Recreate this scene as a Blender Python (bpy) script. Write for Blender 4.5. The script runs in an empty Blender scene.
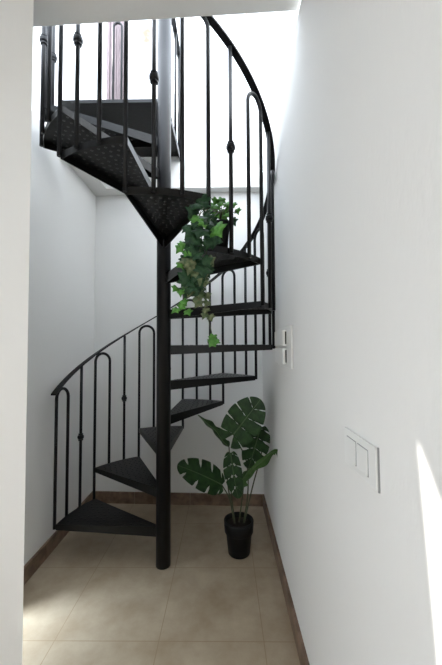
import bpy, bmesh, math, random
from mathutils import Vector, Matrix
from mathutils.geometry import tessellate_polygon

random.seed(7)
SC = bpy.context.scene
S = 0.88                      # survey units -> metres
R2 = math.radians

# ------------------------------------------------------------------ camera
CAM_F, CAM_PITCH, CAM_YAW, CAM_ROLL, CAM_H = 315.35, 0.0436, 0.0113, -0.0058, 1.5
cd = bpy.data.cameras.new('camera')
cam = bpy.data.objects.new('camera', cd)
SC.collection.objects.link(cam)
cd.sensor_fit = 'VERTICAL'
cd.sensor_height = 36.0
cd.lens = CAM_F / 665 * 36.0
cd.clip_start = 0.02
CAM_M = Matrix.Rotation(CAM_YAW, 3, 'Z') @ Matrix.Rotation(math.pi / 2 + CAM_PITCH, 3, 'X') @ Matrix.Rotation(CAM_ROLL, 3, 'Z')
cam.matrix_world = Matrix.Translation((0, 0, CAM_H * S)) @ CAM_M.to_4x4()
SC.camera = cam


def at(px, py, y):
    """survey point on the plane of depth y seen at a photograph pixel"""
    d = CAM_M @ Vector(((px - 221) / CAM_F, -(py - 332.5) / CAM_F, -1))
    return Vector((0, 0, CAM_H)) + d * (y / d.y)


# ------------------------------------------------------------------ sky, sun, daylight, hall fill
w = bpy.data.worlds.new('sky')
SC.world = w
w.use_nodes = True
bg = w.node_tree.nodes['Background']
bg.inputs[0].default_value = (0.80, 0.89, 1.0, 1)
bg.inputs[1].default_value = 7.6

sd = bpy.data.lights.new('sun', 'SUN')
sd.energy = 9.0
sd.angle = R2(0.5)
sd.color = (1.0, 0.97, 0.9)
sun = bpy.data.objects.new('sun', sd)
SC.collection.objects.link(sun)
SUN_ELEV = 35
sun.rotation_euler = Vector((math.cos(R2(SUN_ELEV)), 0, -math.sin(R2(SUN_ELEV)))).to_track_quat('-Z', 'Y').to_euler()


def area(name, loc, size, size_y, direction, energy, color):
    ld = bpy.data.lights.new(name, 'AREA')
    ld.shape = 'RECTANGLE'
    ld.size, ld.size_y = size * S, size_y * S
    ld.energy = energy
    ld.color = color
    o = bpy.data.objects.new(name, ld)
    SC.collection.objects.link(o)
    o.location = Vector(loc) * S
    o.rotation_euler = Vector(direction).to_track_quat('-Z', 'Y').to_euler()
    return o


# added unseen area light left of the camera, brightening right wall and hall
area('hall_fill_light', (-1.56, -0.7, 1.6), 1.6, 2.0, (1, 0.15, 0.12), 20, (1.0, 0.95, 0.87))
# daylight through the side opening beside the stair
area('side_opening_daylight', (-1.72, 1.68, 1.25), 0.5, 0.5, (1, 0, -0.9), 105, (0.74, 0.87, 1.0))

SC.view_settings.view_transform = 'Standard'
SC.view_settings.look = 'None'
SC.view_settings.gamma = 1.0
SC.view_settings.use_curve_mapping = False
SC.view_settings.exposure = 0.0

# ------------------------------------------------------------------ survey of the place
XL, XR, YBL, YBR, HT = -1.2906, 0.3633, 3.1055, 3.0382, 3.02
PX, PY, RAD, RISE, TH0, STEP = -0.4324, 2.2334, 0.769, 0.2515, 177.64, 30.03
WTOP = 3.10                     # top of the side walls of the stair well
YC = 1.38                       # edge of the hall ceiling


# ------------------------------------------------------------------ materials
def mat(name, color, rough=0.6, metal=0.0, spec=0.5):
    m = bpy.data.materials.new(name)
    m.use_nodes = True
    b = m.node_tree.nodes['Principled BSDF']
    b.inputs['Base Color'].default_value = (*color, 1)
    b.inputs['Roughness'].default_value = rough
    b.inputs['Metallic'].default_value = metal
    b.inputs['Specular IOR Level'].default_value = spec
    return m


def nd(m, kind, **kw):
    n = m.node_tree.nodes.new(kind)
    for k, v in kw.items():
        setattr(n, k, v)
    return n


def bumpy(m, scale, strength, dist=0.004, detail=4, stretch=None):
    L = m.node_tree.links
    b = m.node_tree.nodes['Principled BSDF']
    tc = nd(m, 'ShaderNodeTexCoord')
    mp = nd(m, 'ShaderNodeMapping')
    if stretch:
        mp.inputs['Scale'].default_value = stretch
    L.new(tc.outputs['Object'], mp.inputs[0])
    n = nd(m, 'ShaderNodeTexNoise')
    n.inputs['Scale'].default_value = scale
    n.inputs['Detail'].default_value = detail
    L.new(mp.outputs[0], n.inputs['Vector'])
    bp = nd(m, 'ShaderNodeBump')
    bp.inputs['Strength'].default_value = strength
    bp.inputs['Distance'].default_value = dist
    L.new(n.outputs['Fac'], bp.inputs['Height'])
    L.new(bp.outputs[0], b.inputs['Normal'])
    return n, mp


def vary(m, noise, c1, c2, lo=0.35, hi=0.65):
    L = m.node_tree.links
    r = nd(m, 'ShaderNodeValToRGB')
    r.color_ramp.elements[0].color = (*c1, 1)
    r.color_ramp.elements[1].color = (*c2, 1)
    r.color_ramp.elements[0].position = lo
    r.color_ramp.elements[1].position = hi
    L.new(noise.outputs['Fac'], r.inputs[0])
    L.new(r.outputs[0], m.node_tree.nodes['Principled BSDF'].inputs['Base Color'])
    return r


def make_plaster(name, c, strength=0.25):
    m = mat(name, c, 0.75, spec=0.25)
    n, mp = bumpy(m, 55, strength, 0.003, 5, (1, 1, 0.45))
    return m


PLASTER = make_plaster('white_plaster', (0.74, 0.735, 0.715))
PLASTER_ROUGH = make_plaster('white_rolled_plaster', (0.74, 0.735, 0.715), 0.4)

FLOOR = mat('beige_floor_tile', (0.4, 0.33, 0.24), 0.42, spec=0.4)


def floor_nodes(m):
    L = m.node_tree.links
    b = m.node_tree.nodes['Principled BSDF']
    tc = nd(m, 'ShaderNodeTexCoord')
    mp = nd(m, 'ShaderNodeMapping')
    T = 0.535 * S
    # the joints pass through (-0.345, 1.67) of the survey
    mp.inputs['Location'].default_value = (0.345 / 0.535, -1.67 / 0.535, 0)
    mp.inputs['Scale'].default_value = (1 / T, 1 / T, 1 / T)
    L.new(tc.outputs['Object'], mp.inputs[0])
    sep = nd(m, 'ShaderNodeSeparateXYZ')
    L.new(mp.outputs[0], sep.inputs[0])

    def edge(sock):
        f = nd(m, 'ShaderNodeMath', operation='FRACT')
        L.new(sock, f.inputs[0])
        a = nd(m, 'ShaderNodeMath', operation='SUBTRACT')
        L.new(f.outputs[0], a.inputs[0])
        a.inputs[1].default_value = 0.5
        c = nd(m, 'ShaderNodeMath', operation='ABSOLUTE')
        L.new(a.outputs[0], c.inputs[0])
        g = nd(m, 'ShaderNodeMath', operation='GREATER_THAN')
        L.new(c.outputs[0], g.inputs[0])
        g.inputs[1].default_value = 0.4965
        return g.outputs[0]
    mx = nd(m, 'ShaderNodeMath', operation='MAXIMUM')
    L.new(edge(sep.outputs[0]), mx.inputs[0])
    L.new(edge(sep.outputs[1]), mx.inputs[1])
    n = nd(m, 'ShaderNodeTexNoise')
    n.inputs['Scale'].default_value = 5.0
    n.inputs['Detail'].default_value = 8
    n.inputs['Roughness'].default_value = 0.65
    L.new(tc.outputs['Object'], n.inputs['Vector'])
    r = nd(m, 'ShaderNodeValToRGB')
    r.color_ramp.elements[0].position = 0.3
    r.color_ramp.elements[1].position = 0.7
    r.color_ramp.elements[0].color = (0.34, 0.262, 0.175, 1)
    r.color_ramp.elements[1].color = (0.48, 0.40, 0.295, 1)
    L.new(n.outputs['Fac'], r.inputs[0])
    mix = nd(m, 'ShaderNodeMix', data_type='RGBA')
    L.new(mx.outputs[0], mix.inputs['Factor'])
    L.new(r.outputs[0], mix.inputs['A'])
    mix.inputs['B'].default_value = (0.30, 0.22, 0.14, 1)
    L.new(mix.outputs['Result'], b.inputs['Base Color'])


floor_nodes(FLOOR)

SKIRT = mat('brown_skirting_tile', (0.17, 0.115, 0.08), 0.5, spec=0.35)


def skirt_nodes(m):
    L = m.node_tree.links
    tc = nd(m, 'ShaderNodeTexCoord')
    n = nd(m, 'ShaderNodeTexNoise')
    n.inputs['Scale'].default_value = 14
    n.inputs['Detail'].default_value = 6
    L.new(tc.outputs['Object'], n.inputs['Vector'])
    vary(m, n, (0.12, 0.078, 0.052), (0.23, 0.155, 0.11))


skirt_nodes(SKIRT)

IRON = mat('black_painted_iron', (0.005, 0.005, 0.006), 0.36, spec=0.28)
bumpy(IRON, 90, 0.12, 0.002, 3)
TREADMAT = mat('black_tear_plate', (0.0045, 0.0045, 0.0045), 0.36, spec=0.25)
bumpy(TREADMAT, 40, 0.25, 0.003, 4)
LIT_TEARS = mat('lit_plate_tears', (0.06, 0.06, 0.06), 0.4)  # paler grey painted in for light showing through plate holes
POTBLACK = mat('black_pot_plastic', (0.006, 0.006, 0.0065), 0.5, spec=0.2)
SOIL = mat('dark_potting_soil', (0.02, 0.014, 0.01), 0.95)
LEAF = mat('deep_green_leaf', (0.022, 0.058, 0.02), 0.5, spec=0.2)
n_, _ = bumpy(LEAF, 30, 0.2, 0.003)
vary(LEAF, n_, (0.010, 0.028, 0.009), (0.022, 0.055, 0.016))
LEAFL = mat('fresh_green_leaf', (0.07, 0.15, 0.035), 0.5, spec=0.2)
n_, _ = bumpy(LEAFL, 30, 0.2, 0.003)
vary(LEAFL, n_, (0.035, 0.085, 0.02), (0.06, 0.12, 0.035))
VEIN = mat('pale_leaf_vein', (0.05, 0.09, 0.03), 0.5)
STEM = mat('green_brown_stem', (0.05, 0.06, 0.025), 0.6)
IVY = mat('dark_ivy_leaf', (0.03, 0.085, 0.035), 0.5, spec=0.2)
n_, _ = bumpy(IVY, 60, 0.2, 0.002)
vary(IVY, n_, (0.012, 0.038, 0.018), (0.03, 0.075, 0.032))
IVYL = mat('bright_ivy_leaf', (0.09, 0.26, 0.045), 0.5, spec=0.2)
n_, _ = bumpy(IVYL, 60, 0.2, 0.002)
vary(IVYL, n_, (0.055, 0.18, 0.03), (0.11, 0.28, 0.06))
IVYV = mat('variegated_ivy_leaf', (0.16, 0.2, 0.1), 0.55, spec=0.2)
n_, _ = bumpy(IVYV, 60, 0.2, 0.002)
vary(IVYV, n_, (0.05, 0.085, 0.035), (0.17, 0.19, 0.10))
SWITCH = mat('white_switch_plastic', (0.74, 0.74, 0.72), 0.35)
SLOT = mat('dark_gap', (0.03, 0.03, 0.03), 0.6)
EDGE = mat('grey_plate_edge', (0.25, 0.25, 0.25), 0.5)
DOORWOOD = mat('mauve_brown_door_paint', (0.33, 0.25, 0.25), 0.5)
n_, _ = bumpy(DOORWOOD, 20, 0.15, 0.003, 4, (6, 6, 0.6))
vary(DOORWOOD, n_, (0.12, 0.085, 0.09), (0.22, 0.165, 0.17))
REDCORD = mat('red_cord', (0.55, 0.12, 0.1), 0.6)

UPPER = mat('white_upper_plaster', (0.84, 0.84, 0.84), 0.8, spec=0.2)


def upper_nodes(m):
    # a peach stain of flaked paint high on the upper wall
    L = m.node_tree.links
    b = m.node_tree.nodes['Principled BSDF']
    tc = nd(m, 'ShaderNodeTexCoord')
    c = at(147, 34, 2.93) * S
    mp = nd(m, 'ShaderNodeMapping', vector_type='POINT')
    mp.inputs['Location'].default_value = (-c.x / 0.10, -c.y / 0.10, -c.z / 0.24)
    mp.inputs['Scale'].default_value = (1 / 0.10, 1 / 0.10, 1 / 0.24)
    L.new(tc.outputs['Object'], mp.inputs[0])
    n = nd(m, 'ShaderNodeTexNoise')
    n.inputs['Scale'].default_value = 14
    n.inputs['Detail'].default_value = 5
    L.new(tc.outputs['Object'], n.inputs['Vector'])
    ln = nd(m, 'ShaderNodeVectorMath', operation='LENGTH')
    L.new(mp.outputs[0], ln.inputs[0])
    ad = nd(m, 'ShaderNodeMath', operation='MULTIPLY_ADD')
    L.new(n.outputs['Fac'], ad.inputs[0])
    ad.inputs[1].default_value = 0.8
    hf = nd(m, 'ShaderNodeMath', operation='MULTIPLY')
    L.new(ln.outputs['Value'], hf.inputs[0])
    hf.inputs[1].default_value = 0.5
    L.new(hf.outputs[0], ad.inputs[2])
    r = nd(m, 'ShaderNodeValToRGB')
    e = r.color_ramp.elements
    e[0].position = 0.42
    e[0].color = (0.26, 0.17, 0.13, 1)
    e[1].position = 0.75
    e[1].color = (0.84, 0.84, 0.84, 1)
    k = e.new(0.55)
    k.color = (0.45, 0.33, 0.25, 1)
    L.new(ad.outputs[0], r.inputs[0])
    L.new(r.outputs[0], b.inputs['Base Color'])


# ------------------------------------------------------------------ mesh helpers (survey units in, metres out)
COL = SC.collection


def obj(name, bm, m, parent=None, smooth=False, origin=(0, 0, 0)):
    """link a bmesh (survey units, world placed) as ONE object; local to parent origin or to `origin`"""
    org = Vector(parent['_o']) if parent is not None and '_o' in parent else Vector(origin)
    for v in bm.verts:
        v.co = (v.co - org) * S
    me = bpy.data.meshes.new(name)
    bm.normal_update()
    bm.to_mesh(me)
    bm.free()
    for x in (m if isinstance(m, (list, tuple)) else [m]):
        me.materials.append(x)
    if smooth:
        for p in me.polygons:
            p.use_smooth = True
    o = bpy.data.objects.new(name, me)
    COL.objects.link(o)
    if parent is not None:
        o.parent = parent
        o['_o'] = list(org)
    else:
        o.location = org * S
        o['_o'] = list(org)
    return o


def thing(name, label, cat, loc, group=None):
    o = bpy.data.objects.new(name, None)
    o.empty_display_size = 0.1
    COL.objects.link(o)
    o.location = Vector(loc) * S
    o['_o'] = list(loc)
    return tag(o, label, cat, group)


def tag(o, label, cat, group=None):
    o['label'] = label
    o['category'] = cat
    if group:
        o['group'] = group
    return o


def struct(name, bm, m):
    o = obj(name, bm, m)
    o['kind'] = 'structure'
    return o


def hexa(bm, pts, mi=0):
    """8 points: bottom ring then top ring"""
    v = [bm.verts.new(p) for p in pts]
    for f in ((3, 2, 1, 0), (4, 5, 6, 7), (0, 1, 5, 4), (1, 2, 6, 5), (2, 3, 7, 6), (3, 0, 4, 7)):
        bm.faces.new([v[i] for i in f]).material_index = mi
    return v


def box(bm, x0, x1, y0, y1, z0, z1, mi=0):
    return hexa(bm, [(x0, y0, z0), (x1, y0, z0), (x1, y1, z0), (x0, y1, z0),
                     (x0, y0, z1), (x1, y0, z1), (x1, y1, z1), (x0, y1, z1)], mi)


def prism(bm, poly, axis_fn, a, b, mi=0):
    """extrude a 2D polygon between a and b; axis_fn(u, v, w) -> point"""
    n = len(poly)
    lo = [bm.verts.new(axis_fn(u, v, a)) for u, v in poly]
    hi = [bm.verts.new(axis_fn(u, v, b)) for u, v in poly]
    for t in tessellate_polygon([[Vector((u, v, 0)) for u, v in poly]]):
        bm.faces.new([lo[i] for i in t]).material_index = mi
        bm.faces.new([hi[i] for i in reversed(t)]).material_index = mi
    for i in range(n):
        j = (i + 1) % n
        bm.faces.new((lo[i], lo[j], hi[j], hi[i])).material_index = mi
    bmesh.ops.recalc_face_normals(bm, faces=bm.faces)


def frames(pts):
    T = []
    for i in range(len(pts)):
        a = pts[max(i - 1, 0)]
        b = pts[min(i + 1, len(pts) - 1)]
        T.append((b - a).normalized())
    up = Vector((0, 0, 1)) if abs(T[0].z) < 0.9 else Vector((1, 0, 0))
    N = (up - T[0] * up.dot(T[0])).normalized()
    out = []
    for t in T:
        N = (N - t * N.dot(t))
        N = N.normalized() if N.length > 1e-6 else t.orthogonal().normalized()
        out.append((t, N, t.cross(N)))
    return out


def tube(bm, pts, r, seg=10, mi=0, cap=True):
    pts = [Vector(p) for p in pts]
    fr = frames(pts)
    rs = r if isinstance(r, (list, tuple)) else [r] * len(pts)
    rings = []
    for p, (t, n, b), rr in zip(pts, fr, rs):
        rings.append([bm.verts.new(p + (n * math.cos(2 * math.pi * k / seg) + b * math.sin(2 * math.pi * k / seg)) * rr) for k in range(seg)])
    for A, B in zip(rings, rings[1:]):
        for k in range(seg):
            f = bm.faces.new((A[k], A[(k + 1) % seg], B[(k + 1) % seg], B[k]))
            f.material_index = mi
            f.smooth = True
    if cap:
        bm.faces.new(rings[0][::-1]).material_index = mi
        bm.faces.new(rings[-1]).material_index = mi


def lathe(bm, c, prof, seg=28, mi=0):
    rings = []
    for r, z in prof:
        rings.append([bm.verts.new((c[0] + r * math.cos(2 * math.pi * k / seg), c[1] + r * math.sin(2 * math.pi * k / seg), c[2] + z)) for k in range(seg)])
    for A, B in zip(rings, rings[1:]):
        for k in range(seg):
            f = bm.faces.new((A[k], A[(k + 1) % seg], B[(k + 1) % seg], B[k]))
            f.material_index = mi
    bm.faces.new(rings[0][::-1]).material_index = mi
    bm.faces.new(rings[-1]).material_index = mi


def curve(pts, n=8):
    """Catmull-Rom through points"""
    P = [Vector(p) for p in pts]
    P = [P[0] * 2 - P[1]] + P + [P[-1] * 2 - P[-2]]
    out = []
    for i in range(1, len(P) - 2):
        for k in range(n):
            t = k / n
            a, b, c, d = P[i - 1], P[i], P[i + 1], P[i + 2]
            out.append(0.5 * ((2 * b) + (c - a) * t + (2 * a - 5 * b + 4 * c - d) * t * t + (3 * b - a - 3 * c + d) * t ** 3))
    out.append(P[-2])
    return out


NEW = bmesh.new

# ------------------------------------------------------------------ the setting
bm = NEW(); box(bm, -3.0, 0.62, -2.7, 3.4, -0.12, 0.0); struct('floor', bm, FLOOR)

# right wall of hall and stair well
bm = NEW(); box(bm, XR, XR + 0.26, -2.7, 3.4, -0.12, WTOP); struct('wall_right', bm, PLASTER_ROUGH)

# left wall of the stair well, with the side opening low between y 1.57 and 1.79
bm = NEW()
box(bm, XL - 0.2, XL, 1.79, 3.4, -0.12, WTOP)
box(bm, XL - 0.2, XL, 1.57, 1.79, 0.85, WTOP)
box(bm, XL - 0.2, XL, 1.20, 1.57, -0.12, WTOP)
struct('wall_left', bm, PLASTER)

# back wall (a little out of square)
bm = NEW()
hexa(bm, [(XL - 0.1, YBL + 0.004, -0.12), (XR + 0.1, YBR - 0.004, -0.12), (XR + 0.1, 3.4, -0.12), (XL - 0.1, 3.4, -0.12),
          (XL - 0.1, YBL + 0.004, HT), (XR + 0.1, YBR - 0.004, HT), (XR + 0.1, 3.4, HT), (XL - 0.1, 3.4, HT)])
struct('wall_back', bm, PLASTER)

# near wall end on the left (jamb), hall side wall with unseen holes cut to shape sunlight
JY = 1.18
bm = NEW()
a0 = at(33.5, 0, JY); a1 = at(22.5, 664, JY)
xt, xb = a0.x, a1.x
hexa(bm, [(-1.6, JY, 0), (xb, JY, 0), (xb * 1.125, JY + 0.14, 0), (-1.6, JY + 0.14, 0),
          (-1.6, JY, WTOP), (xt, JY, WTOP), (xt * 1.125, JY + 0.14, WTOP), (-1.6, JY + 0.14, WTOP)])
struct('wall_front', bm, PLASTER)

ZS = (XR + 1.6) * math.tan(R2(SUN_ELEV))
tri = [(0.608, 1.318 + ZS), (0.530, 0.56 + ZS), (0.09, 0.56 + ZS)]  # hole shaped so the sun throws a sliver on the right wall
bm = NEW()
f3 = lambda u, v, q: (q, u, v)
w0, w1, wz0, wz1 = -1.7, -0.5, 0.5, 1.75  # second hole, added so sun bounces up from the hall floor
for poly in ([(-2.7, 0), (1.4, 0), (1.4, wz0), (-2.7, wz0)], [(-2.7, wz0), (w0, wz0), (w0, wz1), (-2.7, wz1)],
             [(w1, wz0), (1.4, wz0), (1.4, wz1), (w1, wz1)], [(-2.7, wz1), (1.4, wz1), (1.4, tri[1][1]), (-2.7, tri[1][1])],
             [(-2.7, tri[1][1]), tri[2], tri[0], (tri[0][0], 3.1), (-2.7, 3.1)],
             [tri[1], (1.4, tri[1][1]), (1.4, 3.1), (tri[0][0], 3.1), tri[0]]):
    prism(bm, poly, f3, -1.60, -1.595)

struct('wall_hall', bm, PLASTER)

# rear wall of the hall
bm = NEW()
box(bm, -1.6, XR, -2.7, -2.6, 0, 3.1)
struct('wall_rear', bm, PLASTER)

# hall ceiling: its front edge runs slightly askew
cl = at(33, 27, YC); cr = at(300, 10.5, 1.46)
ce = cl + (cl - cr) * ((cl.x + 1.8) / (cr.x - cl.x))
bm = NEW()
hexa(bm, [(-1.8, -2.7, 2.90), (XR + 0.001, -2.7, 3.06), (XR + 0.001, cr.y, cr.z), tuple(ce),
          (-1.8, -2.7, 3.34), (XR + 0.001, -2.7, 3.34), (XR + 0.001, cr.y, 3.34), (ce.x, ce.y, 3.34)])
struct('ceiling', bm, PLASTER)

# slab edge of the upper floor along the back and under the landing
YU = 2.955
bm = NEW()
prism(bm, [(XL, 3.4), (XL, 2.36), (XL + 0.16, 2.36), (XL + 0.16, YU), (XR, YU), (XR, 3.4)], lambda u, v, q: (u, v, q), HT, 3.315)
struct('trim_1', bm, PLASTER)

# upper storey, open to the sky
upper_nodes(UPPER)
bm = NEW(); box(bm, -1.9, 0.9, YU, 3.2, 3.316, 5.2); struct('wall_upper_back', bm, UPPER)
bm = NEW(); box(bm, -1.75, -1.55, 0.4, YU - 0.002, WTOP, 4.5); box(bm, -1.55, XL - 0.2, 1.44, YU - 0.002, 2.95, WTOP)
struct('wall_upper_left', bm, UPPER)
bm = NEW(); box(bm, 0.72, 0.9, 0.4, YU - 0.002, WTOP - 0.2, 4.6)
struct('wall_upper_right', bm, UPPER)
# added unseen wall that keeps the sun out of the side opening
bm = NEW(); box(bm, -4.2, -4.0, 1.25, 4.5, -0.1, 6.0); struct('sun_blocking_wall', bm, UPPER)

# baseboards: single skirting tiles with joints
BH, BT = 0.106, 0.016


def baseboard(name, a, b, nrm, first, tile=0.535):
    bm = NEW()
    a, b, nrm = Vector(a), Vector(b), Vector(nrm)
    L = (b - a).length
    d = (b - a) / L
    cuts = [0]
    s = first
    while s < L - 0.02:
        cuts.append(s); s += tile
    cuts.append(L)
    for s0, s1 in zip(cuts, cuts[1:]):
        p = a + d * (s0 + 0.0022); q = a + d * (s1 - 0.0022)
        p2 = p + nrm * BT; q2 = q + nrm * BT
        z = Vector((0, 0, BH)); zc = Vector((0, 0, BH - 0.004)); c = nrm * 0.004
        hexa(bm, [p, q, q2, p2, p + z, q + z, q2 + z, p2 + z])
    # pale joint filler set back
    p2 = a + nrm * (BT - 0.003); q2 = b + nrm * (BT - 0.003); z = Vector((0, 0, BH - 0.002))
    hexa(bm, [a, b, q2, p2, a + z, b + z, q2 + z, p2 + z], 1)
    bmesh.ops.recalc_face_normals(bm, faces=bm.faces)
    struct(name, bm, [SKIRT, GROUT])


GROUT = mat('pale_joint_grout', (0.26, 0.22, 0.18), 0.8)
baseboard('baseboard_left', (XL, 1.79, 0), (XL, YBL, 0), (1, 0, 0), 0.49)
baseboard('baseboard_back', (XL, YBL, 0), (XR, YBR, 0), (0, -1, 0), 0.42)
baseboard('baseboard_right', (XR, -2.6, 0), (XR, YBR, 0), (-1, 0, 0), 0.3)

# painted door standing at the head of the stair
bm = NEW()
dl, dr = at(107, 60, 2.93).x, at(123, 60, 2.93).x
nb = 5
for k in range(nb):
    x0 = dl + (dr - dl) * k / nb; x1 = dl + (dr - dl) * (k + 1) / nb
    box(bm, x0 + 0.002, x1 - 0.002, 2.925 - (0.008 if k in (0, nb - 1) else 0), 2.957, 3.316, 5.0)
struct('door_1', bm, DOORWOOD)


# ------------------------------------------------------------------ spiral staircase
def pol(deg, r, z):
    return Vector((PX + r * math.cos(R2(deg)), PY + r * math.sin(R2(deg)), z))


def ang(k, c=0.0):
    """angle at fraction c of tread k (1-based), clockwise going up"""
    return TH0 - STEP * (k - 1 + c)


def rail_z(deg):
    return 1.185 + (TH0 - deg) / STEP * 0.2500


stair = thing('spiral_staircase', 'black iron spiral staircase with patterned wedge treads around a round column', 'staircase', (PX, PY, 0))

bm = NEW()
tube(bm, [(PX, PY, 0.0), (PX, PY, 3.0), (PX, PY, 4.45)], 0.050, 28)
obj('column', bm, IRON, stair)

RB = 0.0112      # bar radius
NT = 12


def dome(bm, c, up, rr, h, mi=0):
    a = up.orthogonal().normalized(); b = up.cross(a)
    top = bm.verts.new(c + up * h)
    ring = [bm.verts.new(c + (a * math.cos(k * math.pi / 3) + b * math.sin(k * math.pi / 3)) * rr) for k in range(6)]
    for k in range(6):
        bm.faces.new((ring[k], ring[(k + 1) % 6], top)).material_index = mi


def add_tread(bm, a0, a1, z, r_out, n=8):
    ri = 0.046
    t = 0.006
    d_in, d_out = 0.066, 0.036
    angs = [a0 + (a1 - a0) * k / n for k in range(n + 1)]
    top_o = [bm.verts.new(pol(a, r_out, z)) for a in angs]
    top_i = [bm.verts.new(pol(a, ri, z)) for a in angs]
    bot_o = [bm.verts.new(pol(a, r_out, z - t)) for a in angs]
    bot_i = [bm.verts.new(pol(a, ri, z - t)) for a in angs]
    for k in range(n):
        bm.faces.new((top_i[k], top_o[k], top_o[k + 1], top_i[k + 1]))
        bm.faces.new((bot_i[k], bot_o[k], bot_o[k + 1], bot_i[k + 1]))
        bm.faces.new((top_o[k], top_o[k + 1], bot_o[k + 1], bot_o[k]))
        bm.faces.new((top_i[k], top_i[k + 1], bot_i[k + 1], bot_i[k]))
    for k in (0, n):
        bm.faces.new((top_i[k], top_o[k], bot_o[k], bot_i[k]))
    # turned-down edges: outer arc
    w_ = 0.006
    for k in range(n):
        A, B = angs[k], angs[k + 1]
        hexa(bm, [pol(A, r_out - w_, z - d_out), pol(A, r_out, z - d_out), pol(B, r_out, z - d_out), pol(B, r_out - w_, z - d_out),
                  pol(A, r_out - w_, z - t), pol(A, r_out, z - t), pol(B, r_out, z - t), pol(B, r_out - w_, z - t)])
    # turned-down radial edges, deeper at the column
    for a, sgn in ((a0, -1), (a1, 1)):
        p = pol(a, ri, z); q = pol(a, r_out, z)
        nn = Vector((-math.sin(R2(a)), math.cos(R2(a)), 0)) * sgn * w_ * (1 if a1 > a0 else 1)
        hexa(bm, [p + Vector((0, 0, -d_in)), q + Vector((0, 0, -d_out)), q + nn + Vector((0, 0, -d_out)), p + nn + Vector((0, 0, -d_in)),
                  p + Vector((0, 0, -t)), q + Vector((0, 0, -t)), q + nn + Vector((0, 0, -t)), p + nn + Vector((0, 0, -t))])
    # raised tear pattern above, dimples below coloured paler as if light came through
    bmesh.ops.recalc_face_normals(bm, faces=bm.faces)
    r = 0.13
    row = 0
    while r < r_out - 0.03:
        span = R2(abs(a1 - a0)) * r
        m = max(1, int(span / 0.040))
        for j in range(m):
            f = (j + 0.5 + (0.25 if row % 2 else -0.25)) / m
            if 0.06 < f < 0.94:
                a = a0 + (a1 - a0) * f
                dome(bm, pol(a, r, z), Vector((0, 0, 1)), 0.0085, 0.003)
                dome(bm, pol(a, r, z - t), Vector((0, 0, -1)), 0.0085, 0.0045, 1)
        r += 0.036
        row += 1


for k in range(1, NT + 1):
    bm = NEW()
    add_tread(bm, ang(k, 0.0) + 0.25, ang(k, 1.0) - 0.25, RISE * k, RAD - 0.004)
    obj('tread', bm, [TREADMAT, LIT_TEARS], stair)

# landing: quadrant plate on the slab corner
ZL = 3.335
bm = NEW()
lp = [(PX - 0.79, PY + 0.02), (PX - 0.79, YU + 0.02), (PX + 0.02, YU + 0.02), (PX + 0.02, PY + 0.02)]
prism(bm, lp, lambda u, v, q: (u, v, q), ZL - 0.008, ZL)
box(bm, PX - 0.70, PX, PY + 0.02, PY + 0.028, ZL - 0.026, ZL - 0.008)
box(bm, PX + 0.012, PX + 0.02, PY + 0.02, YU - 0.004, ZL - 0.06, ZL - 0.008)
obj('landing', bm, TREADMAT, stair)


def bar_line(a, z0, z1):
    return [pol(a, RAD + 0.006, z0), pol(a, RAD + 0.006, z1)]


def knot(parent, a, z):
    b = NEW()
    c = pol(a, RAD + 0.006, z)
    prof = [(RB, -0.028), (0.019, -0.026), (0.019, -0.019), (0.016, -0.017), (0.0235, -0.010), (0.0245, 0.0), (0.0235, 0.010),
            (0.015, 0.017), (0.018, 0.019), (0.018, 0.026), (RB, 0.028)]
    lathe(b, c, prof, 16)
    obj('knot', b, IRON, parent)


DA = STEP / 3
for k in range(1, NT + 1):
    a0 = ang(k); a1 = a0 - DA; a2 = a0 - 2 * DA
    zt = RISE * k
    half = (RAD + 0.006) * R2(DA) / 2
    zc = rail_z(a0 - 2.5) - half - RB
    # hoop: up at the nosing (from the tread below), over, and down to this tread
    pts = [pol(a0, RAD + 0.006, (zt - RISE - 0.028) if k > 1 else zt - 0.03), pol(a0, RAD + 0.006, zc - 0.25)]
    for j in range(0, 13):
        u = math.pi * j / 12
        pts.append(pol(a0 - DA * (1 - math.cos(u)) / 2, RAD + 0.006, zc + math.sin(u) * half))
    pts += [pol(a1, RAD + 0.006, zc - 0.25), pol(a1, RAD + 0.006, zt - 0.028)]
    bm = NEW(); tube(bm, pts, RB, 10)
    obj('hoop_baluster', bm, IRON, stair)
    bm = NEW(); tube(bm, bar_line(a2, zt - 0.028, rail_z(a2) - 0.004), RB, 10)
    b_ = obj('baluster', bm, IRON, stair)
    knot(b_, a2, zt + 0.535)

# flat handrail following the helix
bm = NEW()
rings = []
N = 150
for i in range(N + 1):
    a = TH0 + 3 - (STEP * NT + 5) * i / N
    z = rail_z(a)
    hw = 0.020
    th = 0.011
    rings.append([bm.verts.new(pol(a, RAD + 0.006 + s * hw, z + t)) for s, t in ((-1, 0), (1, 0), (1, th), (-1, th))])
for A, B in zip(rings, rings[1:]):
    for k in range(4):
        bm.faces.new((A[k], A[(k + 1) % 4], B[(k + 1) % 4], B[k]))
bm.faces.new(rings[0]); bm.faces.new(rings[-1])
bmesh.ops.recalc_face_normals(bm, faces=bm.faces)
obj('handrail', bm, IRON, stair)

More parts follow.
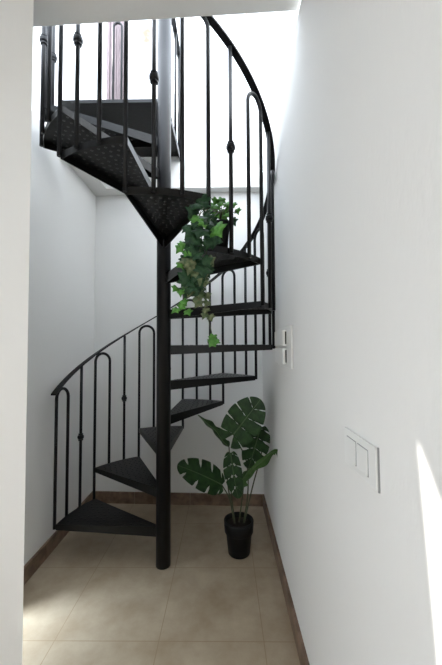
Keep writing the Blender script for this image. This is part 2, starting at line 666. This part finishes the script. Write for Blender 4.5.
# guard on the landing: hoop at the back and bars on its right edge
yl = 2.86
hx0, hx1 = at(113.5, 50, yl).x, at(121.8, 50, yl).x
hr = (hx1 - hx0) / 2
ztop = at(118, 23, yl).z - hr
pts = [(hx0, yl, ZL)] + [(hx0 + hr * (1 - math.cos(math.pi * j / 10)), yl, ztop + hr * math.sin(math.pi * j / 10)) for j in range(11)] + [(hx1, yl, ZL)]
bm = NEW(); tube(bm, pts, RB, 10); obj('hoop_baluster', bm, IRON, stair)
for yy in (2.42, 2.68, 2.90):
    bm = NEW(); tube(bm, [(PX + 0.012, yy, ZL - 0.05), (PX + 0.012, yy, ZL + 0.95)], RB, 10); obj('baluster', bm, IRON, stair)
bm = NEW(); box(bm, PX - 0.008, PX + 0.032, 2.26, 2.93, ZL + 0.95, ZL + 0.961); obj('guard_rail', bm, IRON, stair)


# ------------------------------------------------------------------ potted monstera in the back corner
def sstep(x, a, b):
    x = min(1, max(0, (x - a) / (b - a)))
    return x * x * (3 - 2 * x)


def leaf_mesh(bm, base, tip, normal, width, lobes=5, gap=0.30, holes=0.5, droop=0.12, fold=0.15, back=0.22, curl=0.0):
    """split monstera leaf: lobes fan out from a midrib between base and tip"""
    base, tip = Vector(base), Vector(tip)
    L = (tip - base).length
    A = (tip - base) / L
    Nn = Vector(normal)
    Nn = (Nn - A * Nn.dot(A)).normalized()
    B = Nn.cross(A)

    def place(u, v):
        z = -droop * (u / L) ** 2 * L + droop * u / L * L * 0.5 + fold * abs(v) - curl * (v / width) ** 2 * width
        return base + A * u + B * v + Nn * z
    W = width / 2
    for s in (-1, 1):
        n = lobes
        for j in range(n):
            t0, t1 = j / n, (j + 1) / n
            rows = []
            nw, nt = 9, 6
            for iw in range(nw + 1):
                wv = iw / nw
                g = gap * sstep(wv, 0.42, 0.72) + holes * gap * 0.9 * math.exp(-((wv - 0.24) / 0.09) ** 2)
                tc = (t0 + t1) / 2
                row = []
                for it in range(nt + 1):
                    f = it / nt
                    # outer corner of each lobe rounded
                    gg = g + 0.07 * sstep(wv, 0.9, 1.0) * abs(2 * f - 1) ** 3
                    shrink_lo = gg if j > 0 else 0.0
                    shrink_hi = gg if j < n - 1 else 0.0
                    ta = t0 + (tc - t0) * shrink_lo
                    tb = t1 - (t1 - tc) * shrink_hi
                    t = ta + (tb - ta) * f
                    # margin: t=0 back lobe .. 1 tip
                    ph = math.pi * (0.93 - 0.93 * t)
                    mu = L * (0.42 + (0.42 + back) * math.cos(ph)) if math.cos(ph) < 0 else L * (0.42 + 0.58 * math.cos(ph) ** 1.25)
                    mv = W * max(0.0, math.sin(ph)) ** (0.78 if ph > 1.57 else 0.95)
                    ru = L * max(0.0, (t - 0.22) / 0.78) ** 0.95 * 0.97
                    u = ru + (mu - ru) * wv
                    v = mv * wv * (1 - 0.10 * (1 - wv))
                    row.append(bm.verts.new(place(u, s * v)))
                rows.append(row)
            for a, b in zip(rows, rows[1:]):
                for it in range(nt):
                    q = (a[it], a[it + 1], b[it + 1], b[it])
                    f = bm.faces.new(q if s > 0 else q[::-1])
                    f.smooth = True
    # midrib
    tube(bm, [place(L * k / 8, 0) + Nn * 0.001 for k in range(9)], [0.004 * (1 - 0.8 * k / 8) for k in range(9)], 6, 1)
    bmesh.ops.remove_doubles(bm, verts=bm.verts, dist=0.0004)


def leaf_part(name, parent, m, *a, **k):
    bm = NEW()
    leaf_mesh(bm, *a, **k)
    o = obj(name, bm, [m, VEIN], parent)
    md = o.modifiers.new('thick', 'SOLIDIFY'); md.thickness = 0.0012; md.offset = 0
    return o


pot_c = Vector((at(239, 548, 2.36).x, 2.36, 0))
mon = thing('potted_monstera', 'potted monstera with big split leaves in a black pot on the floor', 'plant', pot_c)
bm = NEW()
lathe(bm, pot_c, [(0.072, 0.0), (0.078, 0.006), (0.094, 0.150), (0.096, 0.152), (0.104, 0.158), (0.109, 0.232), (0.107, 0.238),
                  (0.098, 0.238), (0.095, 0.20)], 36)
for f in bm.faces: f.smooth = len(f.verts) == 4
obj('pot', bm, POTBLACK, mon)
bm = NEW(); lathe(bm, pot_c, [(0.02, 0.198), (0.094, 0.199), (0.094, 0.206), (0.05, 0.214)], 24); obj('soil', bm, SOIL, mon)


def stalk(pts, r0=0.006, r1=0.004):
    bm = NEW()
    P = curve(pts, 7)
    tube(bm, P, [r0 + (r1 - r0) * i / (len(P) - 1) for i in range(len(P))], 8)
    obj('stem', bm, STEM, mon)


s1 = pot_c + Vector((-0.03, -0.01, 0.205)); s2 = pot_c + Vector((0.0, 0.01, 0.205)); s3 = pot_c + Vector((0.035, -0.005, 0.205))
YM = 2.36
B1 = at(234, 434, 2.30)
stalk([s3, at(248, 490, 2.36), at(246, 460, 2.42), B1 + Vector((0.0, 0.03, -0.02)), B1])
leaf_part('leaf', mon, LEAF, B1, at(260, 400, 2.20), (-0.1, -1, 0.3), 0.265, lobes=5, gap=0.085, holes=0.9, droop=0.10, fold=0.05, back=0.34)
B2 = at(222, 485, 2.36)
stalk([s1, at(230, 500, 2.36), B2])
leaf_part('leaf', mon, LEAF, B2, at(179, 464, 2.25), (0.25, -0.75, 0.75), 0.225, lobes=5, gap=0.18, holes=0.0, droop=0.14, fold=0.1, back=0.06)
B3 = at(231, 453, 2.40)
stalk([s1, at(228, 485, 2.40), at(228, 460, 2.43), B3])
leaf_part('leaf', mon, LEAF, B3, at(237, 499, 2.30), (-0.6, -0.8, 0.1), 0.17, lobes=5, gap=0.10, holes=3.6, droop=0.12, fold=0.1, back=0.05)
B4 = at(260, 428, 2.44)
stalk([s3, at(253, 485, 2.45), at(262, 450, 2.50), B4])
leaf_part('leaf', mon, LEAF, B4, at(249, 469, 2.38), (0.25, -0.95, 0.1), 0.215, lobes=5, gap=0.2, holes=0.3, droop=0.1, fold=0.12, back=0.10)
B5 = at(244, 482, 2.33)
stalk([s2, at(242, 500, 2.33), B5])
bm = NEW()


def strap_leaf(bm, pts, wmax, side, prof=None):
    """a long leaf seen nearly edge on: two blades folded along a curved midrib"""
    P = curve(pts, 8)
    fr = frames(P)
    n = len(P)
    L_, M_, R_ = [], [], []
    sd_ = Vector(side)
    for i, (p, (t, a, b)) in enumerate(zip(P, fr)):
        f = i / (n - 1)
        wv = wmax * (math.sin(math.pi * f ** 0.75) ** 0.8) * (1 + 0.32 * math.sin(f * 19)) + 0.002
        d = (sd_ - t * sd_.dot(t)).normalized()
        q = t.cross(d)
        L_.append(bm.verts.new(p + d * wv + q * wv * 0.45)); M_.append(bm.verts.new(p)); R_.append(bm.verts.new(p - d * wv + q * wv * 0.45))
    for i in range(n - 1):
        for A, B in ((L_, M_), (M_, R_)):
            f = bm.faces.new((A[i], B[i], B[i + 1], A[i + 1])); f.smooth = True
    tube(bm, P, [0.003] * n, 6, 1)


def strap_part(m, *a):
    bm = NEW(); strap_leaf(bm, *a)
    o = obj('leaf', bm, [m, VEIN], mon)
    md = o.modifiers.new('thick', 'SOLIDIFY'); md.thickness = 0.0012; md.offset = 0


strap_part(LEAFL, [B5, at(252, 470, 2.30), at(262, 461, 2.26), at(272, 452, 2.24), at(277, 452, 2.24), at(278.5, 461, 2.24)], 0.028, (0.1, -0.45, 1))
B6 = at(229, 447, 2.40)
stalk([s1, at(231, 490, 2.42), at(230, 465, 2.42), B6])
strap_part(LEAF, [B6, at(223, 441, 2.38), at(216, 431, 2.36), at(208, 424, 2.34), at(198, 415, 2.32)], 0.034, (0.3, -0.55, 0.9))
B7 = at(238, 498, 2.34)
strap_part(LEAFL, [B7, at(240, 485, 2.32), at(245, 476, 2.31), at(250, 468, 2.32)], 0.035, (1, -0.5, 0.2))

# ------------------------------------------------------------------ trailing ivy on the eighth tread
Z8 = RISE * 8
ip = at(221.5, 246, 1.64)
ip = Vector((ip.x, 1.66, Z8))
ivy = thing('potted_ivy', 'trailing green ivy in a small dark pot on an upper stair tread', 'plant', ip)
bm = NEW()
lathe(bm, ip, [(0.030, 0.0045), (0.034, 0.006), (0.043, 0.125), (0.047, 0.127), (0.048, 0.148), (0.042, 0.148), (0.040, 0.13)], 28)
for f in bm.faces: f.smooth = len(f.verts) == 4
obj('pot', bm, POTBLACK, ivy)
bm = NEW(); lathe(bm, ip, [(0.01, 0.124), (0.041, 0.125), (0.041, 0.131), (0.02, 0.134)], 20); obj('soil', bm, SOIL, ivy)

IVY_OUT = [(0.0, 0.02), (0.16, -0.10), (0.40, -0.12), (0.52, 0.02), (0.42, 0.16), (0.70, 0.34), (0.50, 0.46), (0.34, 0.50), (0.22, 0.62), (0.0, 1.0)]


def ivy_leaf(bm, c, nrm, down, size, mi=0):
    nrm = Vector(nrm).normalized()
    A = Vector(down)
    A = (A - nrm * A.dot(nrm)).normalized()
    B = nrm.cross(A)
    pts = IVY_OUT + [(-x, y) for x, y in reversed(IVY_OUT[1:-1])]
    ctr = bm.verts.new(c + A * 0.32 * size)
    vs = []
    for x, y in pts:
        vs.append(bm.verts.new(c + (B * x + A * y - nrm * (0.22 * abs(x) + 0.15 * y * y)) * size))
    for i in range(len(vs)):
        f = bm.faces.new((vs[i], vs[(i + 1) % len(vs)], ctr)); f.material_index = mi; f.smooth = True


vines = NEW()
fol = NEW()
top = ip + Vector((0, 0, 0.13))


def vine(pts, r=0.0022):
    tube(vines, curve(pts, 6), r, 6)


def rleaf(p, size, mi, spread=0.7, down=(0, 0, -1)):
    p = clear(Vector(p), size * 0.55 + 0.012)
    n = Vector((random.uniform(-spread, spread), -1, random.uniform(-0.3, 0.8)))
    d = Vector(down) + Vector((random.uniform(-0.8, 0.8), 0, random.uniform(-0.2, 0.2)))
    ivy_leaf(fol, p, n, d, size, mi)


def clear(p, need):
    q = Vector((p.x, p.y, 0))
    for k in range(6, 11):
        for c in (0, 1 / 3, 2 / 3):
            b = pol(ang(k, c), RAD + 0.006, 0)
            d = q - b
            if d.length < need:
                q = b + d.normalized() * need
    return Vector((q.x, q.y, p.z))


PATHS = [
    [(214, 214, 1.60), (204, 208, 1.50), (197, 222, 1.44), (192, 245, 1.41), (188, 265, 1.41), (184, 290, 1.41), (182, 310, 1.41)],
    [(216, 216, 1.60), (208, 213, 1.48), (202, 235, 1.42), (199, 262, 1.40), (197, 285, 1.40), (199, 306, 1.40)],
    [(216, 217, 1.58), (209, 222, 1.47), (207, 245, 1.43), (205, 270, 1.42), (206, 292, 1.42), (207, 312, 1.42), (211, 330, 1.42), (214, 345, 1.42)],
    [(214, 215, 1.58), (203, 211, 1.48), (194, 232, 1.43), (186, 255, 1.42), (182, 275, 1.42)],
]
GATE = pol(ang(8, 0.835), RAD + 0.006, Z8 + 0.165)      # the gap between two bars
for i_, p in enumerate(PATHS):
    g_ = GATE + Vector((0.006 * (i_ - 1.5), 0.004 * (i_ - 1.5), 0.006 * i_))
    vine([top + Vector((-0.01, -0.01, 0.0)), top.lerp(g_, 0.5) + Vector((0, 0, 0.02)), g_] + [clear(at(*q), 0.03) for q in p[1:]])
# dark hanging mass
for i in range(74):
    f = random.random() ** 0.9
    y = 218 + f * 74
    c = 205 - 13 * f
    hw = 17 * (1 - 0.45 * f)
    x = c + random.uniform(-1, 1) * hw
    if y < 225 and x < 190: x += 10
    q = at(x, y - 3, 1.36 + random.uniform(0, 0.09))
    mi = 0 if random.random() < 0.84 else (1 if f < 0.5 else 2)
    rleaf(q, random.uniform(0.046, 0.072), mi)
for x, y in ((199, 288), (196, 292), (201, 296), (197, 301), (204, 285), (192, 283), (200, 304), (195, 286)):
    rleaf(at(x, y - 4, 1.39), random.uniform(0.036, 0.05), 2)
for x, y in ((206, 297), (208, 304), (206, 311), (210, 318), (205, 316)):
    rleaf(at(x, y - 3, 1.42), 0.034, 2)
for x, y in ((180, 293), (186, 289), (177, 290), (182, 307), (177, 311), (187, 313), (183, 303), (214, 338), (212, 344), (216, 342)):
    rleaf(at(x, y - 3, 1.40), random.uniform(0.034, 0.042), 1)
# lighter left fringe
for x, y in ((184, 246), (181, 249), (180, 265), (186, 253), (199, 222), (196, 220), (203, 224)):
    rleaf(at(x, y - 3, 1.37), 0.042, 1)
# bright crown above the pot
for x, y in ((217, 200), (221, 203), (214, 206), (220, 212), (225, 210), (216, 213), (223, 216), (228, 214), (218, 207), (212, 211), (226, 204), (222, 199)):
    rleaf(at(x, y - 1, 1.66 + random.uniform(-0.03, 0.03)), random.uniform(0.036, 0.05), 1, 0.6)
for x, y, s_ in ((233, 206, 0.036), (237, 212, 0.036), (232, 222, 0.045), (229, 207, 0.034)):
    rleaf(at(x, y - 3, 1.68), s_, 1 if y < 220 else 0)
for q in ((222, 200), (217, 199), (237, 211), (233, 206), (226, 208)):
    e_ = clear(at(q[0], q[1], 1.66), 0.03)
    vine([top, top + (e_ - top) * 0.5 + Vector((0, 0, 0.02)), e_])
# leaves spilling over the pot front
for x, y in ((209, 222), (212, 230), (208, 238), (214, 224), (211, 240), (206, 216), (204, 207), (199, 209), (195, 214), (201, 203)):
    rleaf(at(x, y - 5, 1.50), random.uniform(0.05, 0.066), 0)
obj('vine', vines, STEM, ivy)
fo = obj('foliage', fol, [IVY, IVYL, IVYV], ivy)
md = fo.modifiers.new('thick', 'SOLIDIFY'); md.thickness = 0.0008; md.offset = 0


# ------------------------------------------------------------------ switch plate and wall box on the right wall
def bevel(o, wd):
    md = o.modifiers.new('bevel', 'BEVEL'); md.width = wd; md.segments = 2; md.limit_method = 'ANGLE'


sy0, sy1, sz0, sz1 = 0.762, 0.958, 1.155, 1.257
sw = thing('light_switch', 'white double light switch plate low on the right wall near the viewer', 'switch', (XR, (sy0 + sy1) / 2, (sz0 + sz1) / 2))
bm = NEW(); box(bm, XR - 0.0085, XR, sy0, sy1, sz0, sz1); o = obj('plate', bm, SWITCH, sw); bevel(o, 0.002)
bm = NEW(); box(bm, XR - 0.004, XR, sy0 - 0.0025, sy0 + 0.001, sz0 - 0.002, sz1 + 0.001); obj('backing_frame', bm, EDGE, sw)
for k in range(2):
    y0 = sy0 + 0.040 + k * 0.072
    bm = NEW(); box(bm, XR - 0.0095, XR - 0.008, y0 - 0.002, y0 + 0.060, sz0 + 0.018, sz1 - 0.018); obj('rocker_gap', bm, EDGE, sw)
    bm = NEW()
    hexa(bm, [(XR - 0.013, y0, sz0 + 0.020), (XR - 0.008, y0, sz0 + 0.020), (XR - 0.008, y0 + 0.058, sz0 + 0.020), (XR - 0.013, y0 + 0.058, sz0 + 0.020),
              (XR - 0.0105, y0, sz1 - 0.020), (XR - 0.008, y0, sz1 - 0.020), (XR - 0.008, y0 + 0.058, sz1 - 0.020), (XR - 0.0105, y0 + 0.058, sz1 - 0.020)])
    bmesh.ops.recalc_face_normals(bm, faces=bm.faces)
    o = obj('rocker', bm, SWITCH, sw); bevel(o, 0.001)

by0, by1, bz0, bz1 = 1.68, 2.10, 1.375, 1.61
wb = thing('control_panel', 'white wall control box with two dark slots beside the stair treads', 'wall box', (XR, (by0 + by1) / 2, (bz0 + bz1) / 2))
bm = NEW(); box(bm, XR - 0.012, XR, by0, by1, bz0, bz1); o = obj('plate', bm, SWITCH, wb); bevel(o, 0.003)
for k in range(2):
    z0 = bz0 + 0.020 + k * 0.105
    bm = NEW(); box(bm, XR - 0.034, XR - 0.010, by0 + 0.12, by1 - 0.02, z0, z0 + 0.092); o = obj('module', bm, SWITCH, wb); bevel(o, 0.003)
    bm = NEW(); box(bm, XR - 0.0195, XR - 0.011, by0 + 0.117, by0 + 0.123, z0 + 0.010, z0 + 0.082); obj('slot', bm, SLOT, wb)

# thin red cords hanging on the upper wall
for x, lab in ((191, 'thin red cord hanging on the upper white wall just right of the column'),
               (246.5, 'thin red cord hanging on the upper white wall behind the curving handrail')):
    t_ = at(x, 10, YU - 0.004); b2 = at(x, 45, YU - 0.004)
    bm = NEW(); tube(bm, [(t_.x, YU - 0.004, 5.0), (t_.x + 0.002, YU - 0.004, (5.0 + b2.z) / 2), (b2.x, YU - 0.004, b2.z)], 0.005, 8)
    tag(obj('red_cord', bm, REDCORD, None, False, (t_.x, YU, b2.z)), lab, 'cord', 'red cords on the upper wall')

for o in SC.objects:
    if '_o' in o:
        del o['_o']
